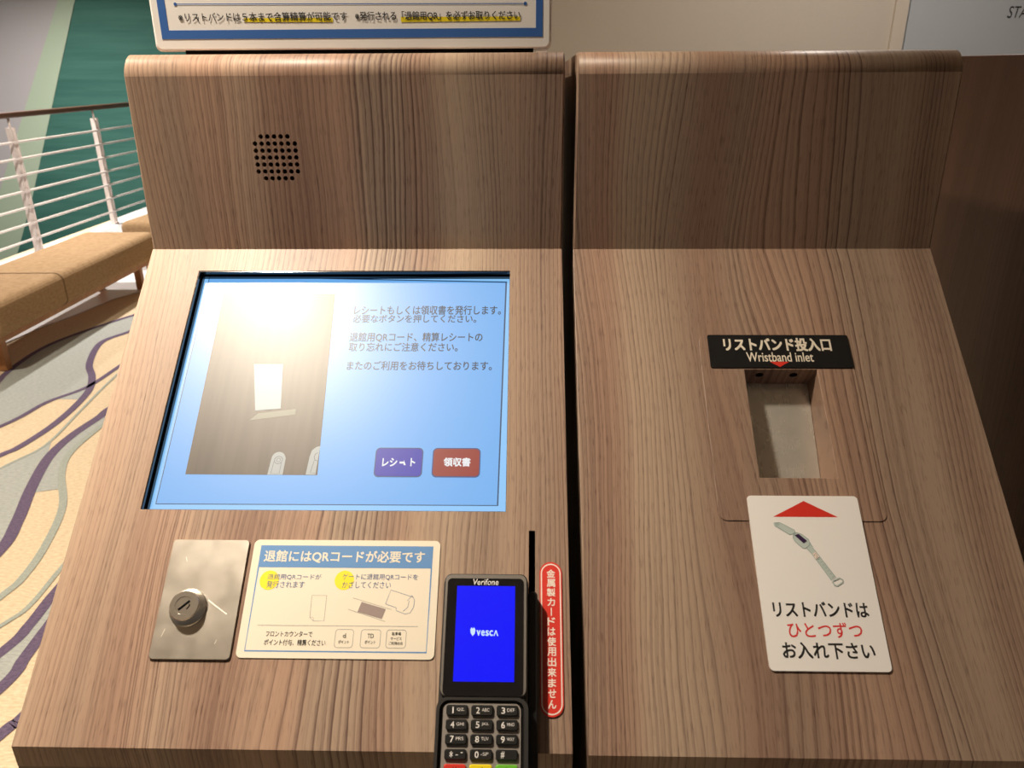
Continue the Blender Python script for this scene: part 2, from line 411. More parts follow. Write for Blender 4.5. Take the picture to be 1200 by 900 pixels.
cI = smooth([(-1.05, 1.1), (-1.17, 0.62), (-1.20, 0.46), (-1.22, 0.41), (-1.3, .1), (-1.2, -.5)])
cT = smooth([(-2.0, 4.3), (-2.3, 3.92), (-2.46, 3.71), (-2.62, 3.35), (-2.69, 3.06), (-2.66, 2.71), (-2.60, 2.50), (-2.56, 2.3), (-2.6, 1.9), (-2.9, 1.5), (-3.3, 1.2)])
pt = MB()
def band(c1, c2, z, mat, n=40):
    def rs(c):
        return [c[min(len(c) - 1, int(i * (len(c) - 1) / n))] for i in range(n + 1)]
    a, b = rs(c1), rs(c2)
    for i in range(n): pt.face([(a[i].x, a[i].y, z), (a[i+1].x, a[i+1].y, z), (b[i+1].x, b[i+1].y, z), (b[i].x, b[i].y, z)], mat)
def cut(c, y0, y1): return [p for p in c if y0 <= p.y <= y1]
Z1, Z2 = 0.0012, 0.0024
band(cut(cT, 2.35, 3.9), cut(cA, 2.35, 3.9), 0.0008 + 0 * 0.0002, 'carpet_grey')
band(cut(cC, 2.0, 2.6), cut(cT, 2.0, 2.6), 0.0008 + 1 * 0.0002, 'carpet_grey')
band(cut(cB, 1.5, 2.3), cut(cE, 1.5, 2.3), 0.0008 + 2 * 0.0002, 'carpet_grey')
band(cut(cD, 1.0, 1.95), cut(cB, 1.0, 1.75), 0.0008 + 3 * 0.0002, 'carpet_grey')
band(cut(cG, 0.1, 1.2), cut(cH, 0.1, 1.2), 0.0008 + 4 * 0.0002, 'carpet_grey')
for c, wd, mat in ((cA, .034, 'carpet_purple'), (cB, .042, 'carpet_purple'), (cC, .026, 'carpet_purple'), (cT, .032, 'carpet_purple'),
                   (cG, .034, 'carpet_purple'), (cH, .034, 'carpet_purple'), (cI, .034, 'carpet_purple'),
                   (cD, .012, 'carpet_sage'), (cE, .026, 'carpet_sage'), (cF, .016, 'carpet_sage')):
    pt.stroke(c, wd, Z2, mat)
for k in range(6):      # the weave goes on behind and beside the kiosks
    x0 = -0.5 + k * 0.75
    c = smooth([(x0 + .35 * math.sin(y * .9 + k * 1.7), y) for y in [i * .5 - 2.5 for i in range(9)]])
    if k > 0: pt.stroke(c, .034, Z2, 'carpet_purple')
    c2 = [Vector((p.x + .12 + .1 * math.sin(p.y * 1.3 + k), p.y)) for p in c]
    if k > 0: band(c, c2, Z1, 'carpet_grey')
struct(pt.build('floor_carpet_pattern', parent=floor))
# white stone border at the balustrade
mb = MB()
border = [(-2.9, 2.2), (-2.95, 3.11), (-2.91, 3.43), (-2.84, 3.7), (-2.79, 4.01), (-2.69, 4.23), (-2.3, 4.9), (-2.0, 8.3),
          (-4.29, 8.3), (-4.29, 7.5), (-4.28, 7.16), (-4.18, 6.34), (-4.05, 6.3), (-4.09, 6.03), (-4.27, 5.98), (-4.20, 5.43), (-4.25, 4.8), (-4.29, 2.2)]
mb.prism(border, 0.0005, 0.006, 'tile')
struct(mb.build('trim_1'))
# far wall with slanted colour bands, seen across the void behind the balustrade
mb = MB(); Yw = 8.5
gl = [(-8, 8), (-1.6, 8)]
def fw_face(pts, mat): mb.face([(x, Yw, z) for x, z in pts], mat)
zt, zb = 4.0, -3.2
lineA = lambda z: -5.23 + (z - 2.15) * (1.04 / 1.80)     # grey | pale green
lineB = lambda z: -5.04 + (z - 2.15) * (0.51 / 1.09) if z > 0 else -6.045 + z * 0.52     # pale green | green
for z0, z1 in ((zb, 0.0), (0.0, zt)):
    A0, A1 = lineA(z0), lineA(z1)
    B0, B1 = (lineB(z0), -6.045) if z1 == 0 else (-6.045, lineB(z1))
    fw_face([(-12, z0), (A0, z0), (A1, z1), (-12, z1)], 'wall_grey')
    fw_face([(A0, z0), (B0, z0), (B1, z1), (A1, z1)], 'pale_green')
    fw_face([(B0, z0), (0.5, z0), (0.5, z1), (B1, z1)], 'green')
struct(mb.build('wall_far'))
# lower landing
mb = MB(); mb.face([(-12, -3, -3.2), (0, -3, -3.2), (0, 8.6, -3.2), (-12, 8.6, -3.2)], 'carpet_sage'); struct(mb.build('floor_lower'))
# beige wall behind the kiosks
mb = MB(); mb.box(-0.42, 4.0, 2.50, 2.62, 0, CEIL, 'wall'); wb = struct(mb.build('wall_back'))
mb = MB(); mb.box(1.435, 1.485, 2.485, 2.50, 0, CEIL, 'wall_trim'); struct(mb.build('trim_2'))
mb = MB(); mb.box(3.9, 4.0, -3, 2.5, 0, CEIL, 'wall'); struct(mb.build('wall_right'))
mb = MB(); mb.face([(-12, -3, CEIL), (-12, 8.6, CEIL), (4.0, 8.6, CEIL), (4.0, -3, CEIL)], 'ceiling'); struct(mb.build('ceiling'))
# wooden partition to the right of the second kiosk
PX = 0.66
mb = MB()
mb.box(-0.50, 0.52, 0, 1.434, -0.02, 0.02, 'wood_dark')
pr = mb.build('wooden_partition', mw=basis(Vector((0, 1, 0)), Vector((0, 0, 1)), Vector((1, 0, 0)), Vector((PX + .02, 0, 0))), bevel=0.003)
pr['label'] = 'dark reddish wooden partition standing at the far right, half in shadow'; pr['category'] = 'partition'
# blue-grey board on the back wall
mb = MB(); mb.box(1.492, 2.9, 1.0, 2.2, -0.012, 0.0, 'poster')
WALLF = basis(Vector((1, 0, 0)), Vector((0, 0, 1)), Vector((0, -1, 0)), Vector((0, 2.487, 0)))
po = mb.build('wall_board', mw=WALLF)
po['label'] = 'pale blue-grey board on the beige wall with small dark capitals, top right corner'; po['category'] = 'sign'
mb = MB(); mb.text('STA', (1.874, 1.592, 1.949, 1.634), 0.001, 'ink', 0.0, slant=.15)
s_ = mb.build('lettering', parent=po)

# ------------------------------------------------------------------ downlights
for i, (x, y, pw, sz, spr, lc) in enumerate(DOWNLIGHTS):
    lab = ['round warm downlight in the ceiling over the kiosk screen', 'round downlight over the open carpet', 'round downlight over the brown bench',
           'round downlight added beyond the balustrade to brighten the green wall', 'round downlight by the beige wall'][i]
    t = thing('ceiling_downlight', lab, 'lamp', (x, y, CEIL), group=None)
    mb = MB(); mb.lathe([(sz/2 + .006, 0.0), (sz/2 + .03, -0.002), (sz/2 + .03, -0.008), (sz/2 + .006, -0.012), (sz/2 + .004, -.001)], 0, 0, 'lamp_ring', 32)
    mb.build('ring', parent=t)
    mb = MB(); mb.lathe([(sz/2, -0.001), (sz/2, -0.004)], 0, 0, 'lens', 32); mb.build('lens', parent=t)
    ld = bpy.data.lights.new('downlight_lamp', 'AREA'); ld.shape = 'DISK'; ld.size = sz; ld.energy = pw; ld.color = lc
    ld.spread = R(spr)
    lo = bpy.data.objects.new('downlight_lamp', ld); COL.objects.link(lo); lo.parent = t; lo.location = (0, 0, -0.006)

# ------------------------------------------------------------------ kiosks
def slab(name, u0, u1, v0, v1, holes, th, mat, parent, vertical_front=True, bevel=0.0008, label=None):
    us = sorted({u0, u1, *[h[0] for h in holes], *[h[2] for h in holes]}); vs = sorted({v0, v1, *[h[1] for h in holes], *[h[3] for h in holes]})
    us = [u for u in us if u0 <= u <= u1]; vs = [v for v in vs if v0 <= v <= v1]
    bm = bmesh.new(); G = {}
    def V(i, j):
        if (i, j) not in G: G[(i, j)] = bm.verts.new((us[i], vs[j], 0))
        return G[(i, j)]
    for i in range(len(us) - 1):
        for j in range(len(vs) - 1):
            cu, cv = (us[i] + us[i+1]) / 2, (vs[j] + vs[j+1]) / 2
            if any(h[0] < cu < h[2] and h[1] < cv < h[3] for h in holes): continue
            bm.faces.new((V(i, j), V(i+1, j), V(i+1, j+1), V(i, j+1)))
    top = list(bm.faces)
    ret = bmesh.ops.extrude_face_region(bm, geom=top)
    for v in [g for g in ret['geom'] if isinstance(g, bmesh.types.BMVert)]:
        v.co.z = -th
        if vertical_front and abs(v.co.y - v0) < 1e-6: v.co.y -= th * math.tan(SL)
    # the original faces stay on top, the extruded copy is the underside
    bmesh.ops.recalc_face_normals(bm, faces=list(bm.faces))
    me = bpy.data.meshes.new(name); bm.to_mesh(me); bm.free(); me.materials.append(M[mat])
    ob = bpy.data.objects.new(name, me); COL.objects.link(ob); ob.parent = parent
    ob.matrix_basis = parent.matrix_basis.inverted() @ DESK
    bv = ob.modifiers.new('edge', 'BEVEL'); bv.width = bevel; bv.segments = 2; bv.limit_method = 'ANGLE'; bv.angle_limit = R(50)
    if label: ob['label'] = label
    return ob

TOPV, DEPTH, TH, VF = 0.2138, 0.40, 0.018, -0.5365
def back_board(u0, u1, mat, parent):
    r = 0.023; prof = [(0.0, 0.0)]
    for i in range(15):
        a = R(90 * i / 14); prof.append((-r + r * math.cos(a), TOPV - r + r * math.sin(a)))
    prof += [(-DEPTH, TOPV), (-DEPTH, TOPV - .018), (-0.02, TOPV - .018), (-0.02, 0.0)]
    mb = MB(); n = len(prof); e = 0.0022
    for u, s in ((u0, 0), (u0 + e, 1), (u1 - e, 1), (u1, 0)):
        for w_, v_ in prof:
            if s: mb.v.append((u, v_, w_))
            else:
                # a hair of rounding at the two ends
                mb.v.append((u, v_ - (e if v_ > TOPV - .03 and w_ > -.1 else 0), w_ - (e if w_ > -.019 else 0)))
    k = mb.mi(mat)
    for j in range(3):
        for i in range(n):
            a = n * j + i; c = n * j + (i + 1) % n
            mb.f.append([a, a + n, c + n, c]); mb.m.append(k); mb.sm.append(j == 1 and 0 < i < 15)
    mb.f.append(list(range(n))); mb.f.append([3 * n + i for i in range(n)][::-1]); mb.m += [k, k]; mb.sm += [False, False]
    ob = mb.build('back_board', parent=parent, mw=BACK)
    bm = bmesh.new(); bm.from_mesh(ob.data); bmesh.ops.recalc_face_normals(bm, faces=list(bm.faces)); bm.to_mesh(ob.data); bm.free()
    return ob

def cabinet(u0, u1, mat, parent):
    """hollow carcass under the desk: two sides, front, rear and plinth"""
    fy = -0.5365 * math.cos(SL); fz = HINGE.z - 0.5365 * math.sin(SL)
    d = TH / math.cos(SL)
    by = DEPTH
    prof = [(fy, 0.07), (fy, fz - d - .0003), (0.004, HINGE.z - d - .004), (0.03, HINGE.z + TOPV - .02), (by - .002, HINGE.z + TOPV - .02), (by - .002, 0.07)]
    mb = MB(); t = .018
    mw = basis(Vector((0, 1, 0)), Vector((0, 0, 1)), Vector((1, 0, 0)), Vector((0, 0, 0)))
    for a in (u0, u1 - t): mb.prism(prof, a, a + t, mat)
    mb.box(fy, fy + t, 0.07, fz - d - .0003, u0 + t, u1 - t, mat)
    mb.box(by - t - .002, by - .002, 0.07, HINGE.z + TOPV - .02, u0 + t, u1 - t, mat)
    mb.box(fy + .03, by - .03, 0.0, 0.07, u0 + .02, u1 - .02, 'black')
    return mb.build('cabinet', parent=parent, mw=mw)

LU0, LU1 = -0.4483, 0.0385
RU0, RU1 = 0.0515, 0.4675
# ---- left kiosk
K = thing('payment_kiosk', 'wooden payment kiosk with a sloping desk and blue touch screen, left of the two', 'kiosk', ((LU0 + LU1) / 2, 0, 0))
SCR = (-0.3862, -0.3220, -0.0222, -0.0318)      # screen opening
SLOT = (0.0006, -0.5365, 0.0066, -0.3411)
slab('desk_panel', LU0, LU1, VF, 0.0, [SCR, (SLOT[0], -0.530, SLOT[2], SLOT[3])], TH, 'wood_a', K, bevel=0.0004)
bb = back_board(LU0, LU1, 'wood_a', K)
cabinet(LU0 + .0004, LU1 - .0004, 'wood_a', K)
# real holes of the speaker grille
cutm = MB()
for row in range(7):
    n = 5 if row in (0, 6) else 7
    v = 0.1272 - row * 0.00763
    u_c = -0.2883 + 0.00012 * row
    for i in range(n):
        cutm.prism(circle(u_c + (i - (n - 1) / 2) * 0.00755, v, 0.00265, 14), -0.04, 0.01, 'void')
cu = cutm.build('cutter', mw=BACK)
bo = bb.modifiers.new('holes', 'BOOLEAN'); bo.object = cu; bo.operation = 'DIFFERENCE'; bo.solver = 'EXACT'
bpy.context.view_layer.update()
dg = bpy.context.evaluated_depsgraph_get()
nm = bpy.data.meshes.new_from_object(bb.evaluated_get(dg))
bb.modifiers.clear(); bb.data = nm
for i_, s_m in enumerate(nm.materials):
    if s_m is None: nm.materials[i_] = M['wood_a']
bpy.data.objects.remove(cu)
mb = MB(); mb.lathe([(0.034, -0.032), (0.034, -0.0205)], -0.288, 0.104, 'void', 32)
mb.build('speaker', parent=K, mw=BACK, label='round black speaker behind the drilled holes')

# display
W0 = -0.012
mb = MB()
mb.prism(rrect(SCR[0] - .012, SCR[1] - .004, SCR[2] + .006, SCR[3] + .014, .001, 1), -.0165, W0, 'scr_rim', 'black')
D = mb.build('display', parent=K, mw=DESK, label='lit blue touch screen')
mb = MB()    # black rim lining the opening
o = rrect(SCR[0], SCR[1], SCR[2], SCR[3], 0); 
e = 0.0011
i_ = rrect(SCR[0] + e, SCR[1] + .0004, SCR[2] - .0003, SCR[3] - e, 0)
mb.frame(o, i_, W0, -0.0006, 'black_gloss')
e2 = .0030
mb.frame(i_, rrect(SCR[0] + e2, SCR[1] + .0005, SCR[2] - .0004, SCR[3] - e2, 0), W0, -0.0075, 'black_gloss')
mb.build('bezel', parent=D)
z = W0 + .0001
mb = MB()
mb.face([(-.3785, -.3127, z), (-.0303, -.3122, z), (-.0258, -.0385, z), (-.3785, -.0305, z)], 'scr_line')
mb.face([(-.3776, -.3118, z + .0001), (-.0317, -.3113, z + .0001), (-.0276, -.0402, z + .0001), (-.3776, -.0316, z + .0001)], 'scr_blue')
mb.build('blue_field', parent=D)
z += .0003
mb = MB()
mb.face([(-.3545, -.2803, z), (-.2173, -.2805, z), (-.2255, -.0560, z), (-.3565, -.0560, z)], 'scr_pic')
mb.face([(-.2985, -.2187, z + .0001), (-.2500, -.2115, z + .0001), (-.2500, -.2050, z + .0001), (-.2905, -.2105, z + .0001)], 'scr_slit')
mb.face([(-.2940, -.2072, z + .0002), (-.2668, -.2046, z + .0002), (-.2725, -.1500, z + .0002), (-.3050, -.1500, z + .0002)], 'scr_paper')
for cu_, r in ((-.2605, .0072),):
    mb.prism([(cu_ - r - .0015, -.2803), (cu_ + r, -.2803), (cu_ + r + .0005, -.262)] + [(cu_ + r * math.cos(t * math.pi / 8), -.262 + r * math.sin(t * math.pi / 8)) for t in range(1, 8)] + [(cu_ - r, -.262)], z, z + .0001, 'scr_tag')
    mb.stroke(circle(cu_ + .0005, -.264, .0042, 16), .0006, z + .0002, 'scr_tagline', closed=True)
    mb.stroke(circle(cu_ + .0005, -.264, .0021, 12), .0005, z + .0002, 'scr_tagline', closed=True)
    mb.stroke([(cu_ - .004, -.266), (cu_ - .0052, -.279), (cu_ + .0035, -.279), (cu_ + .004, -.266)], .0005, z + .0002, 'scr_tagline')
mb.prism([(-.2295, -.2800), (-.2195, -.2800), (-.2183, -.2480), (-.2225, -.2492), (-.2265, -.2530), (-.2280, -.2600)], z, z + .0001, 'scr_tag')
mb.stroke([(-.2195, -.2555), (-.2222, -.2570), (-.2232, -.2600), (-.2222, -.2635), (-.2192, -.2650)], .0006, z + .0002, 'scr_tagline')
mb.stroke([(-.2225, -.2640), (-.2250, -.2780), (-.2200, -.2785)], .0005, z + .0002, 'scr_tagline')
mb.build('picture', parent=D)
mb = MB()
for body, bx in (('レシートもしくは領収書を発行します。', (-.2010, -.0848, -.0322, -.0722)), ('必要なボタンを押してください。', (-.2010, -.0955, -.0600, -.0847)),
                 ('退館用QRコード、精算レシートの', (-.2022, -.1212, -.0522, -.1085)), ('取り忘れにご注意ください。', (-.2017, -.1333, -.0795, -.1218)),
                 ('またのご利用をお待ちしております。', (-.2012, -.1572, -.0408, -.1455))):
    mb.text(body, bx, z, 'scr_text', 0.012)
mb.build('message', parent=D)
for nm_, x0, x1, mat, body, tb in (('receipt_button', -.1582, -.1107, 'scr_btn_blue', None, None), ('invoice_button', -.0985, -.0510, 'scr_btn_red', '領収書', (-.0878, -.2702, -.0600, -.2603))):
    mb = MB()
    mb.prism(rrect(x0 - .0012, -.2822, x1 + .0012, -.2495, .005), z, z + .0001, 'scr_btn_edge')
    mb.prism(rrect(x0, -.2808, x1, -.2506, .0042), z + .0001, z + .0002, mat)
    if body: mb.text(body, tb, z + .0003, 'scr_white', 0.03)
    else:
        mb.text('レシ', (-.1515, -.2705, -.1360, -.2612), z + .0003, 'scr_white', 0.03)
        mb.stroke([(-.1335, -.2662), (-.1290, -.2662)], .0022, z + .0003, 'scr_white')
        mb.face([(-.1292, -.2690, z + .0003), (-.1268, -.2690, z + .0003), (-.1292, -.2632, z + .0003)], 'scr_white')
        mb.text('ト', (-.1222, -.2702, -.1172, -.2612), z + .0003, 'scr_white', 0.03)
    mb.build(nm_, parent=D)

# steel lock plate
mb = MB()
mb.prism(rrect(-.3445, -.4636, -.2700, -.3530, .0035), 0.0001, 0.0026, 'steel', top_inset=.0004)
lp = mb.build('lock_plate', parent=K, mw=DESK, label='brushed steel plate')
for pts_, wd_ in (([(-.2995, -.4105), (-.2900, -.4170), (-.2795, -.4235)], .0010), ([(-.3365, -.4440), (-.3345, -.4370)], .0005),
                  ([(-.2860, -.4500), (-.2848, -.4465)], .0005), ([(-.3290, -.3700), (-.3270, -.3745)], .0004)):
    mb = MB(); mb.stroke(pts_, wd_, .00275, 'scratch'); mb.build('scratch', parent=lp)
lx, ly = -.3165, -.4180
mb = MB()
mb.lathe([(.0175, .0027), (.0175, .0040), (.0166, .0052), (.0138, .0130), (.0130, .0142), (.0082, .0142), (.0080, .0136), (.0068, .0136)], lx, ly, 'chrome', 40)
mb.build('lock_cylinder', parent=lp, bevel=0)
mb = MB()
a = R(42); c_, s2 = math.cos(a), math.sin(a)
def rp(x, y): return (lx + x * c_ - y * s2, ly + x * s2 + y * c_)
mb.prism([rp(-.0062, -.0011), rp(.0062, -.0011), rp(.0062, .0011), rp(-.0062, .0011)], .0130, .01375, 'void')
mb.prism([rp(.0000, -.0050), rp(.0040, -.0040), rp(.0048, -.0022), rp(.0038, -.0022), rp(.0030, -.0032), rp(.0, -.0040)], .0130, .01375, 'void')
mb.build('keyhole', parent=lp)

# exit notice card
mb = MB()
mb.prism(rrect(-.2655, -.4615, -.0848, -.3522, .005), 0.0001, 0.0011, 'cream')
nt = mb.build('notice_card', parent=K, mw=DESK, label='cream notice card with a blue heading band')
z = .0012
mb = MB()
mb.face([(-.2585, -.3790, z), (-.0915, -.3790, z), (-.0915, -.3577, z), (-.2585, -.3577, z)], 'sky_blue')
mb.text('退館にはQRコードが必要です', (-.2540, -.3745, -.0990, -.3624), z + .0001, 'cream', 0.018)
mb.build('heading_band', parent=nt)
mb = MB()
mb.stroke([(-.2579, -.379), (-.2579, -.4554), (-.0921, -.4554), (-.0921, -.379)], .0013, z, 'sky_blue')
mb.prism(circle(-.2455, -.3913, .0092, 28), z - .0001, z, 'yellow'); mb.prism(circle(-.1740, -.3908, .0092, 28), z - .0001, z, 'yellow')
mb.stroke([(-.2500, -.4328), (-.1010, -.4326)], .0005, z, 'grey_print')
# drawn slip, gate and hand
mb.stroke([(-.2029, -.4052), (-.1890, -.4051), (-.1886, -.4284), (-.1985, -.4286), (-.2022, -.4255)], .0005, z, 'grey_print', closed=True)
mb.stroke([(-.2022, -.4252), (-.1992, -.4250), (-.1985, -.4284)], .0004, z, 'grey_print')
mb.face([(-.1585, -.4200, z), (-.1352, -.4262, z), (-.1322, -.4172, z), (-.1555, -.4108, z)], 'taupe')
mb.stroke([(-.1640, -.4072), (-.1270, -.4176)], .0004, z, 'grey_print'); mb.stroke([(-.1675, -.4176), (-.1320, -.4284)], .0004, z, 'grey_print')
mb.stroke([(-.1330, -.4125), (-.1290, -.3995), (-.1080, -.4060)], .0004, z, 'navy')
mb.stroke([(-.1330, -.4125), (-.1228, -.4158)], .0004, z, 'navy')
mb.stroke([(-.1088, -.4045), (-.1110, -.4075), (-.1128, -.4090), (-.1110, -.4095), (-.1120, -.4155), (-.1160, -.4190)], .0004, z, 'navy')
mb.stroke([(-.1088, -.4045), (-.1060, -.4085), (-.1064, -.4150), (-.1095, -.4205), (-.1140, -.4215), (-.1225, -.4185), (-.1228, -.4158)], .0004, z, 'navy')
for x0, x1 in ((-.1766, -.1600), (-.1530, -.1350), (-.1295, -.1115)):
    q = rrect(x0, -.4518, x1, -.4358, .0026)
    mb.stroke(q, .0005, z, 'grey_print', closed=True)
mb.build('drawings', parent=nt)
mb = MB()
for body, bx in (('退館用QRコードが', (-.2475, -.3908, -.1962, -.3853)), ('発行されます', (-.2475, -.3985, -.2113, -.3920)),
                 ('ゲートに退館用QRコードを', (-.1762, -.3904, -.1044, -.3845)), ('かざしてください', (-.1755, -.3982, -.1295, -.3916))):
    mb.text(body, bx, z + .0001, 'navy', 0.0)
mb.build('lettering', parent=nt)
mb = MB()
for body, bx in (('フロントカウンターで', (-.2408, -.4426, -.1978, -.4378)), ('ポイント付与、精算ください', (-.2413, -.4505, -.1848, -.4450)),
                 ('d', (-.1696, -.4432, -.1668, -.4392)), ('ポイント', (-.1732, -.4483, -.1633, -.4452)),
                 ('TD', (-.1470, -.4432, -.1412, -.4394)), ('ポイント', (-.1490, -.4483, -.1390, -.4452)),
                 ('駐車場', (-.1247, -.4406, -.1163, -.4377)), ('サービス', (-.1256, -.4449, -.1154, -.4420)), ('ご利用の方', (-.1268, -.4490, -.1142, -.4462))):
    mb.text(body, bx, z + .0001, 'ink', 0.006)
mb.build('lettering', parent=nt)

# card slot lining
mb = MB()
x0, y0, x1, y1 = SLOT[0], -0.530, SLOT[2], SLOT[3]
o = rrect(x0, y0, x1, y1, 0)
mb.frame(rrect(x0 - .001, y0 - .001, x1 + .001, y1 + .001, 0), o, -.05, -.0182, 'void')
mb.face([(x0, y0, -.05), (x1, y0, -.05), (x1, y1, -.05), (x0, y1, -.05)], 'void')
mb.frame(o, rrect(x0 + .0003, y0 + .0003, x1 - .0003, y1 - .0003, 0), -.0182, -.0008, 'void')
mb.build('card_slot', parent=K, mw=DESK, label='narrow black card slot')
# red warning sticker
mb = MB()
mb.prism(rrect(.0108, -.5080, .0316, -.3720, .0103, 10), 0.0001, .0014, 'red')
rs = mb.build('warning_sticker', parent=K, mw=DESK, label='red capsule-shaped sticker')
mb = MB(); z = .0015
mb.stroke(rrect(.0124, -.5058, .0300, -.3742, .0087, 10), .0012, z, 'pale_pink', closed=True)
chars = '金属製カードは使用出来ません'
n = len(chars); top, bot = -.3785, -.5020; p = (top - bot) / n
for i, ch in enumerate(chars):
    y1 = top - p * i; y0 = y1 - p
    x0, x1 = .0170, .0258
    if ch == 'ー': mb.text(ch, (.0209, y0 + .0008, .0220, y1 - .0008), z, 'pale_pink', 0.03, rot90=True)
    else:
        h = .0004 if ch not in 'カドはません' else .0008
        mb.text(ch, (x0 + h, y0 + .0004 + h / 2, x1 - h, y1 - .0004 - h / 2), z, 'pale_pink', 0.025)
mb.build('lettering', parent=rs)

# ---- right kiosk
K2 = thing('wristband_return_kiosk', 'wooden kiosk with a wristband inlet in its sloping desk, right of the two', 'kiosk', ((RU0 + RU1) / 2, 0, 0))
HT = (0.1858, -0.3298, 0.3488, -0.1202)
IN = (0.2310, -0.2854, 0.3086, -0.1622)
slab('desk_panel', RU0, RU1, VF - .001, 0.0, [IN], TH, 'wood_b', K2)
back_board(RU0, RU1, 'wood_b', K2)
cabinet(RU0 + .0004, RU1 - .0004, 'wood_b', K2)
mb = MB()
mb.frame(rrect(HT[0], HT[1], HT[2], HT[3], .008, 5), rrect(IN[0], IN[1], IN[2], IN[3], .0004, 5), .0, .0011, 'wood_b')
mb.build('hatch_panel', parent=K2, mw=DESK, bevel=.0009, label='thin square wooden cover plate with rounded corners around the inlet')
mb = MB()      # chute below the inlet: three walls and a sloping steel flap
mb.box(IN[0] - .006, IN[0], IN[1] - .006, IN[3] + .006, -.070, -.0172, 'wood_b')
mb.box(IN[2], IN[2] + .006, IN[1] - .006, IN[3] + .006, -.070, -.0172, 'wood_b')
mb.box(IN[0], IN[2], IN[3], IN[3] + .006, -.070, -.0172, 'wood_b')
mb.box(IN[0], IN[2], IN[1] - .006, IN[1], -.070, -.0172, 'wood_b')
ch = mb.build('inlet_chute', parent=K2, mw=DESK)
mb = MB()
y0, y1 = IN[1] + .0005, IN[3] - .0005
mb.v = []
for zz in (0, -.0015):
    mb.v += [(IN[0] + .0005, y0, -.044 + zz), (IN[2] - .0005, y0, -.044 + zz), (IN[2] - .0005, y1, -.030 + zz), (IN[0] + .0005, y1, -.030 + zz)]
k = mb.mi('steel_chute')
mb.f = [[0, 1, 2, 3], [7, 6, 5, 4], [0, 4, 5, 1], [1, 5, 6, 2], [2, 6, 7, 3], [3, 7, 4, 0]]; mb.m = [k] * 6; mb.sm = [False] * 6
mb.build('steel_flap', parent=ch, label='dull steel flap at the bottom of the inlet')
for u in (.2502, .2868):
    mb = MB()   # two sensor holes in the upper wall of the inlet
    for k_ in range(1):
        pts = [(u + .0042 * math.cos(2 * math.pi * i / 18), IN[3] - .0004, -.0105 + .0042 * math.sin(2 * math.pi * i / 18)) for i in range(18)]
        b = len(mb.v); mb.v += pts + [(x, y + .0003, z_) for x, y, z_ in pts]; k = mb.mi('void')
        mb.f.append([b + i for i in range(18)]); mb.m.append(k); mb.sm.append(False)
        for i in range(18): mb.f.append([b + i, b + (i + 1) % 18, b + 18 + (i + 1) % 18, b + 18 + i]); mb.m.append(k); mb.sm.append(False)
    mb.build('sensor_hole', parent=ch)
# black inlet label
mb = MB(); mb.prism(rrect(.1955, -.1604, .3478, -.1196, .002), .0001, .0024, 'black')
il = mb.build('inlet_label', parent=K2, mw=DESK, label='black label plate with white lettering')
z = .0025
mb = MB()
mb.text('リストバンド投入口', (.2118, -.1402, .3282, -.1234), z, 'cream', 0.03)
mb.text('Wristband inlet', (.2350, -.1532, .3066, -.1416), z, 'cream', 0.012)
mb.face([(.2590, -.1533, z + .0001), (.2690, -.1598, z + .0001), (.2800, -.1533, z + .0001)], 'red')
mb.build('lettering', parent=il)
# white instruction card
mb = MB(); mb.prism(rrect(.2150, -.4678, .3228, -.3045, .004), .0001, .0020, 'card_white')
ic = mb.build('instruction_card', parent=K2, mw=DESK, label='white card with red arrow and a wristband picture')
z = .0021
mb = MB(); mb.face([(.2380, -.3260, z), (.3005, -.3260, z), (.2700, -.3098, z)], 'red'); mb.build('arrow', parent=ic)
mb = MB()
mb.text('リストバンドは', (.2252, -.4210, .3122, -.4070), z, 'ink', 0.020)
mb.text('ひとつずつ', (.2360, -.4392, .3030, -.4255), z, 'red_ink', 0.010)
mb.text('お入れ下さい', (.2285, -.4575, .3108, -.4430), z, 'ink', 0.020)
mb.build('lettering', parent=ic)
# drawn wristband, px-free card coordinates (x across, y up)
def wb(px, py):      # card drawing grid of 110 x 120 units
    return (.2345 + px * .000606, -.3190 - py * .000668 * 1.0)
mb = MB()
def shape(pts, mat, dz=0): mb.prism([wb(*p) for p in pts], z + dz, z + dz + .0001, mat)
def line(pts, dz=.0003, mat='teal_edge', wd=.0004, closed=False): mb.stroke([wb(*p) for p in pts], wd, z + dz, mat, closed=closed)
shape([(5, 20), (14, 19), (24, 24), (30, 27.5), (36, 30), (37, 33), (33, 36), (27, 37), (24, 35), (15, 29), (6, 24)], 'teal_print')
line([(5, 20), (14, 19), (24, 24), (30, 27.5), (36, 30), (37, 33), (33, 36), (27, 37), (24, 35), (15, 29), (6, 24)], closed=True)
line([(8, 21), (12, 20.5), (13, 22.5), (9, 23)], closed=True)
shape([(33, 38), (38, 34), (46, 36), (56, 44), (57, 50), (55, 53), (49, 57), (45, 57), (34, 47), (32, 42)], 'teal_print')
line([(33, 38), (38, 34), (46, 36), (56, 44), (57, 50), (55, 53), (49, 57), (45, 57), (34, 47), (32, 42)], closed=True)
shape([(35, 38), (41.5, 36), (53, 46), (47, 49.5)], 'purple_print', .0004)
shape([(57, 48), (62, 59), (65, 63), (88, 98), (80, 102), (58, 66), (50, 56), (55, 53)], 'teal_print')
line([(57, 48), (62, 59), (65, 63), (88, 98), (80, 102), (58, 66), (50, 56)], closed=False)
shape([(58, 65), (63.5, 62), (68, 69), (62, 73)], 'pale_pink', .0004)
line([(60, 68), (63, 64), (65, 69), (63, 71)], .0006, 'taupe')
for i in range(7):
    a_ = (67 + i * 2.9, 73 + i * 4.1); line([(a_[0] - 2, a_[1]), (a_[0] + 1.6, a_[1] - 1.0)], .0003, 'teal_edge', .0003)
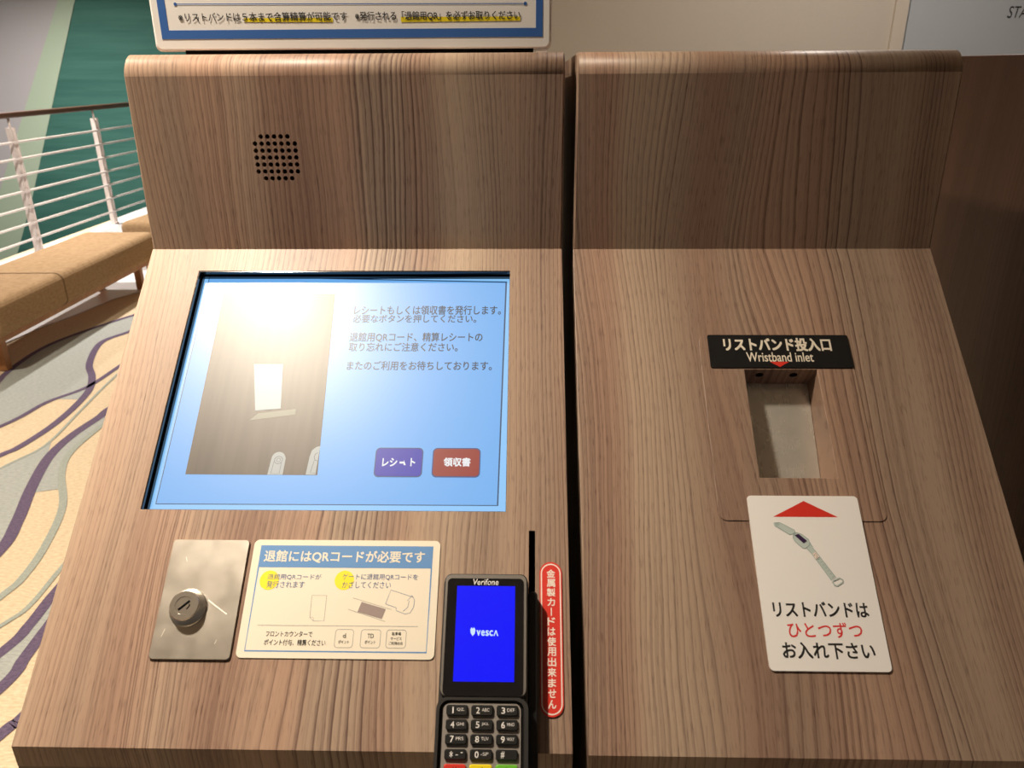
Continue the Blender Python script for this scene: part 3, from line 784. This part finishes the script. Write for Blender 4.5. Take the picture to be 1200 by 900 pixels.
line([(83, 103), (94, 99), (98, 102), (97, 105), (88, 110), (84, 109), (82, 105)], .0003, 'teal_edge', .0013, True)
line([(83, 103), (94, 99), (98, 102), (97, 105), (88, 110), (84, 109), (82, 105)], .0004, 'teal_print', .0008, True)
mb.build('wristband_picture', parent=ic, label='printed pale teal wristband')

# ------------------------------------------------------------------ card terminal lying on the left kiosk
TU, TV = -0.0383, -0.4760
T = thing('card_terminal', 'black handheld card payment terminal with keypad lying on the left kiosk desk', 'card terminal', DESK @ Vector((TU, TV, 0)), DESK.to_3x3().to_4x4())
TM = Matrix.Translation(Vector((-TU, -TV, 0)))
def tpart(mb, name, **k):
    o = mb.build(name, parent=T, **k); o.matrix_basis = TM; return o
mb = MB()
mb.prism(rrect(-.0768, -.5640, .0000, -.3900, .008), .0003, .0235, 'dark_body', top_inset=.0015)
tpart(mb, 'body')
mb = MB()
mb.prism(rrect(.0000, -.5620, .0085, -.4030, .004), .0003, .0170, 'black', top_inset=.001)
tpart(mb, 'swipe_reader', label='black reader rail along its right side')
mb = MB()
mb.prism(rrect(-.0755, -.4950, -.0008, -.3908, .006), .0235, .0300, 'silver', 'dark_body', top_inset=.0008)
sm = tpart(mb, 'screen_housing')
mb = MB(); mb.prism(rrect(-.0727, -.4942, -.0040, -.3950, .004), .0300, .0304, 'black_gloss'); mb.build('glass', parent=sm)
mb = MB(); mb.prism(rrect(-.0640, -.4829, -.0118, -.4018, 0), .0304, .0306, 'lcd')
z = .0307
for ch_, xa, xb in (('v', -.0452, -.0417), ('e', -.0412, -.0380), ('s', -.0374, -.0344), ('c', -.0340, -.0308), ('\u039b', -.0302, -.0262)):
    mb.text(ch_, (xa, -.4452, xb, -.4404), z, 'lcd_white', 0.035)
mb.prism([(-.0508, -.4400), (-.0498, -.4380), (-.0486, -.4392), (-.0476, -.4380), (-.0463, -.4400), (-.0466, -.4430), (-.0485, -.4455), (-.0504, -.4430)], z - .0001, z, 'lcd_white')
mb.build('lit_screen', parent=sm, label='lit plain blue screen')
mb = MB(); mb.text('Verifone', (-.0498, -.4012 + .0003, -.0268, -.3955), .0305, 'key_white', 0.008, slant=.15); mb.build('maker_lettering', parent=sm)
mb = MB()
mb.frame(rrect(-.0772, -.5636, .0004, -.4952, .009), rrect(-.0745, -.5610, -.0030, -.4975, .008), .0235, .0295, 'dark_body')
mb.prism(rrect(-.0745, -.5610, -.0030, -.4975, .008), .0235, .0250, 'black')
mb.prism(rrect(-.0715, -.5605, -.0058, -.4995, .006), .0250, .0272, 'pad_grey')
tpart(mb, 'keypad')
legends = [('1', 'QZ.'), ('2', 'ABC'), ('3', 'DEF'), ('4', 'GHI'), ('5', 'JKL'), ('6', 'MNO'), ('7', 'PRS'), ('8', 'TUV'), ('9', 'WXY'), ('*', ',\''), ('0', '-SP'), ('#', ''), ('X', ''), ('<', ''), ('O', '')]
cols = [(-.0686, -.0506), (-.0476, -.0292), (-.0263, -.0083)]
rows = [(-.5096, -.5013), (-.5207, -.5124), (-.5316, -.5236), (-.5430, -.5350), (-.5545, -.5462)]
for i, (a_, b_) in enumerate(legends):
    x0, x1 = cols[i % 3]; y0, y1 = rows[i // 3]
    mat = 'key' if i < 12 else ('key_red', 'key_yellow', 'key_green')[i - 12]
    mb = MB(); mb.prism(rrect(x0, y0, x1, y1, .0018, 4), .0272, .0300, mat, top_inset=.0006)
    kk = tpart(mb, 'key', label=(None if i < 12 else ('red cancel key', 'yellow correction key', 'green enter key')[i - 12]))
    mb = MB(); z = .0301; cy = (y0 + y1) / 2
    if i < 12:
        nw = {'1': .0012, '*': .0026, '#': .0030}.get(a_, .0032)
        mb.text(a_, (x0 + .0057 - nw / 2, cy - .0025, x0 + .0057 + nw / 2, cy + .0025), z, 'key_white', 0.014)
        if b_: mb.text(b_, (x0 + .0090, cy - .0008, x0 + .0152, cy + .0017), z, 'key_white', 0.0)
    else: mb.text(a_, ((x0 + x1) / 2 - .0018, cy - .002, (x0 + x1) / 2 + .0018, cy + .002), z, 'ink', 0.02)
    mb.build('legend', parent=kk)

# ------------------------------------------------------------------ notice board standing on the left kiosk
BT = BACK @ Vector((0, TOPV, -0.036))
S = thing('notice_board', 'white notice board with a blue border standing on top of the left kiosk', 'sign', (BACK @ Vector((-0.199, TOPV, -0.036))))
SW = BACK @ Matrix.Translation(Vector((0, 0, -0.030)))
f = 1.033
def sv(v): return 0.2222 + (v - 0.2222) * f
mb = MB(); mb.prism(rrect(-.4210, sv(.2176), .0238, .5200, .006), -.012, 0, 'white', top_inset=.0025)
bd = mb.build('board', parent=S, mw=SW)
mb = MB(); z = .0003
mb.frame(rrect(-.4117, sv(.2298), .0142, .510, 0), rrect(-.4030, sv(.2385), .0066, .502, 0), 0.0, z, 'blue')
mb.stroke([(-.3915, sv(.2640)), (-.0050, sv(.2620))], .0009, z, 'blue'); mb.prism(circle(-.3915, sv(.2640), .0018, 12), 0, z, 'blue'); mb.prism(circle(-.0050, sv(.2620), .0018, 12), 0, z, 'blue')
mb.build('blue_border', parent=bd)
mb = MB()
for x0, x1 in ((-.3168, -.2180), (-.1425, -.0105)):
    mb.face([(x0, sv(.2462 if x0 < -.2 else .2450), z), (x1, sv(.2455 if x0 < -.2 else .2455), z), (x1, sv(.2496), z), (x0, sv(.2500), z)], 'yellow')
mb.text('※リストバンドは５本まで合算精算が可能です', (-.3900, sv(.2468), -.2018, sv(.2555)), z + .0003, 'ink', 0.012)
mb.text('※発行される「退館用QR」を必ずお取りください', (-.1930, sv(.2464), -.0105, sv(.2555)), z + .0003, 'ink', 0.012)
mb.build('lettering', parent=bd)
mb = MB()
for x in (-.36, .0080):
    pass
mb.box(-.388, .0040, TOPV + .0002, sv(.2176) + .001, -.020, -.0015, 'void')  # black strip put in as the shade of the gap under the board
mb.build('gap_shade', parent=S, mw=SW, label='thin black strip standing in for the shaded gap under the board')
mb = MB(); mb.box(.0070, .0190, TOPV + .0002, sv(.2176) + .001, -.011, -.001, 'white'); mb.build('foot', parent=S, mw=SW)

# ------------------------------------------------------------------ balustrade
B = thing('balustrade', 'white metal balustrade with thin rods and a dark wooden handrail behind the bench', 'railing', (-4.13, 5.5, 0))
BL = Matrix.Translation(Vector((4.13, -5.5, 0)))
def bpart(mb, name): o = mb.build(name, parent=B); o.matrix_basis = BL; return o
for y in (2.92, 4.18, 5.45, 6.72, 7.98):
    mb = MB()
    mb.box(-4.150, -4.110, y - .032, y - .018, 0.006, 1.005, 'rail_white'); mb.box(-4.150, -4.110, y + .018, y + .032, 0.006, 1.005, 'rail_white')
    mb.box(-4.140, -4.120, y - .018, y + .018, 0.10, 0.99, 'rail_white'); mb.box(-4.155, -4.105, y - .04, y + .04, 0.006, 0.02, 'rail_white')
    mb.tube((-4.13, y, .99), (-4.13, y, 1.078), .009, 'rail_white')
    bpart(mb, 'post')
for k in range(7):
    mb = MB(); zz = .895 - .1265 * k; mb.tube((-4.10, 2.2, zz), (-4.10, 8.3, zz), .0095, 'rail_white'); bpart(mb, 'rod')
mb = MB(); mb.box(-.032, .032, -3.3, 2.8, -.022, .022, 'rail_wood')
hr = mb.build('handrail', parent=B, bevel=.012, seg=3, label='dark brown wooden handrail'); hr.matrix_basis = Matrix.Translation(Vector((0, 0, 1.098)))

# ------------------------------------------------------------------ upholstered benches
def bench(name, label, loc, ang, length, depth, over=0.0):
    t = thing(name, label, 'bench', loc, Matrix.Rotation(ang, 4, 'Z'))
    # local x along the bench, y towards its rear; origin at the front near floor corner
    mb = MB(); mb.box(0, length, 0, depth, .200, .385, 'fabric')
    s = mb.build('seat', parent=t, bevel=.045, seg=5)
    for x in (length * .34,):
        mb = MB(); mb.frame(rrect(-.0025, .1975, depth + .0025, .3875, .0465), rrect(.006, .206, depth - .006, .379, .040), x - .0035, x + .0035, 'fabric_dark')
        o_ = mb.build('seam', parent=s); o_.matrix_basis = basis(Vector((0, 1, 0)), Vector((0, 0, 1)), Vector((1, 0, 0)), Vector((0, 0, 0)))
    mb = MB(); mb.box(.03, length - .03, .05, depth - .05, .165, .200, 'wood_leg'); mb.build('base_frame', parent=t, bevel=.003)
    for x in (.11, length - .16):
        for y in (.085, depth - .13):
            mb = MB(); mb.prism([(x, y), (x + .045, y), (x + .045, y + .045), (x, y + .045)], .0065 if y > .2 else .0030, .166, 'wood_leg'); mb.build('leg', parent=t, bevel=.004)
    return t
bench('bench', 'long brown upholstered bench on wooden legs in front of the white balustrade', (-2.575, 2.60, 0), R(91.0), 1.82, 0.50)
bench('bench', 'brown upholstered bench cushion glimpsed beyond the far end of the long bench', (-2.58, 4.72, 0), R(86.0), 1.5, 0.46)
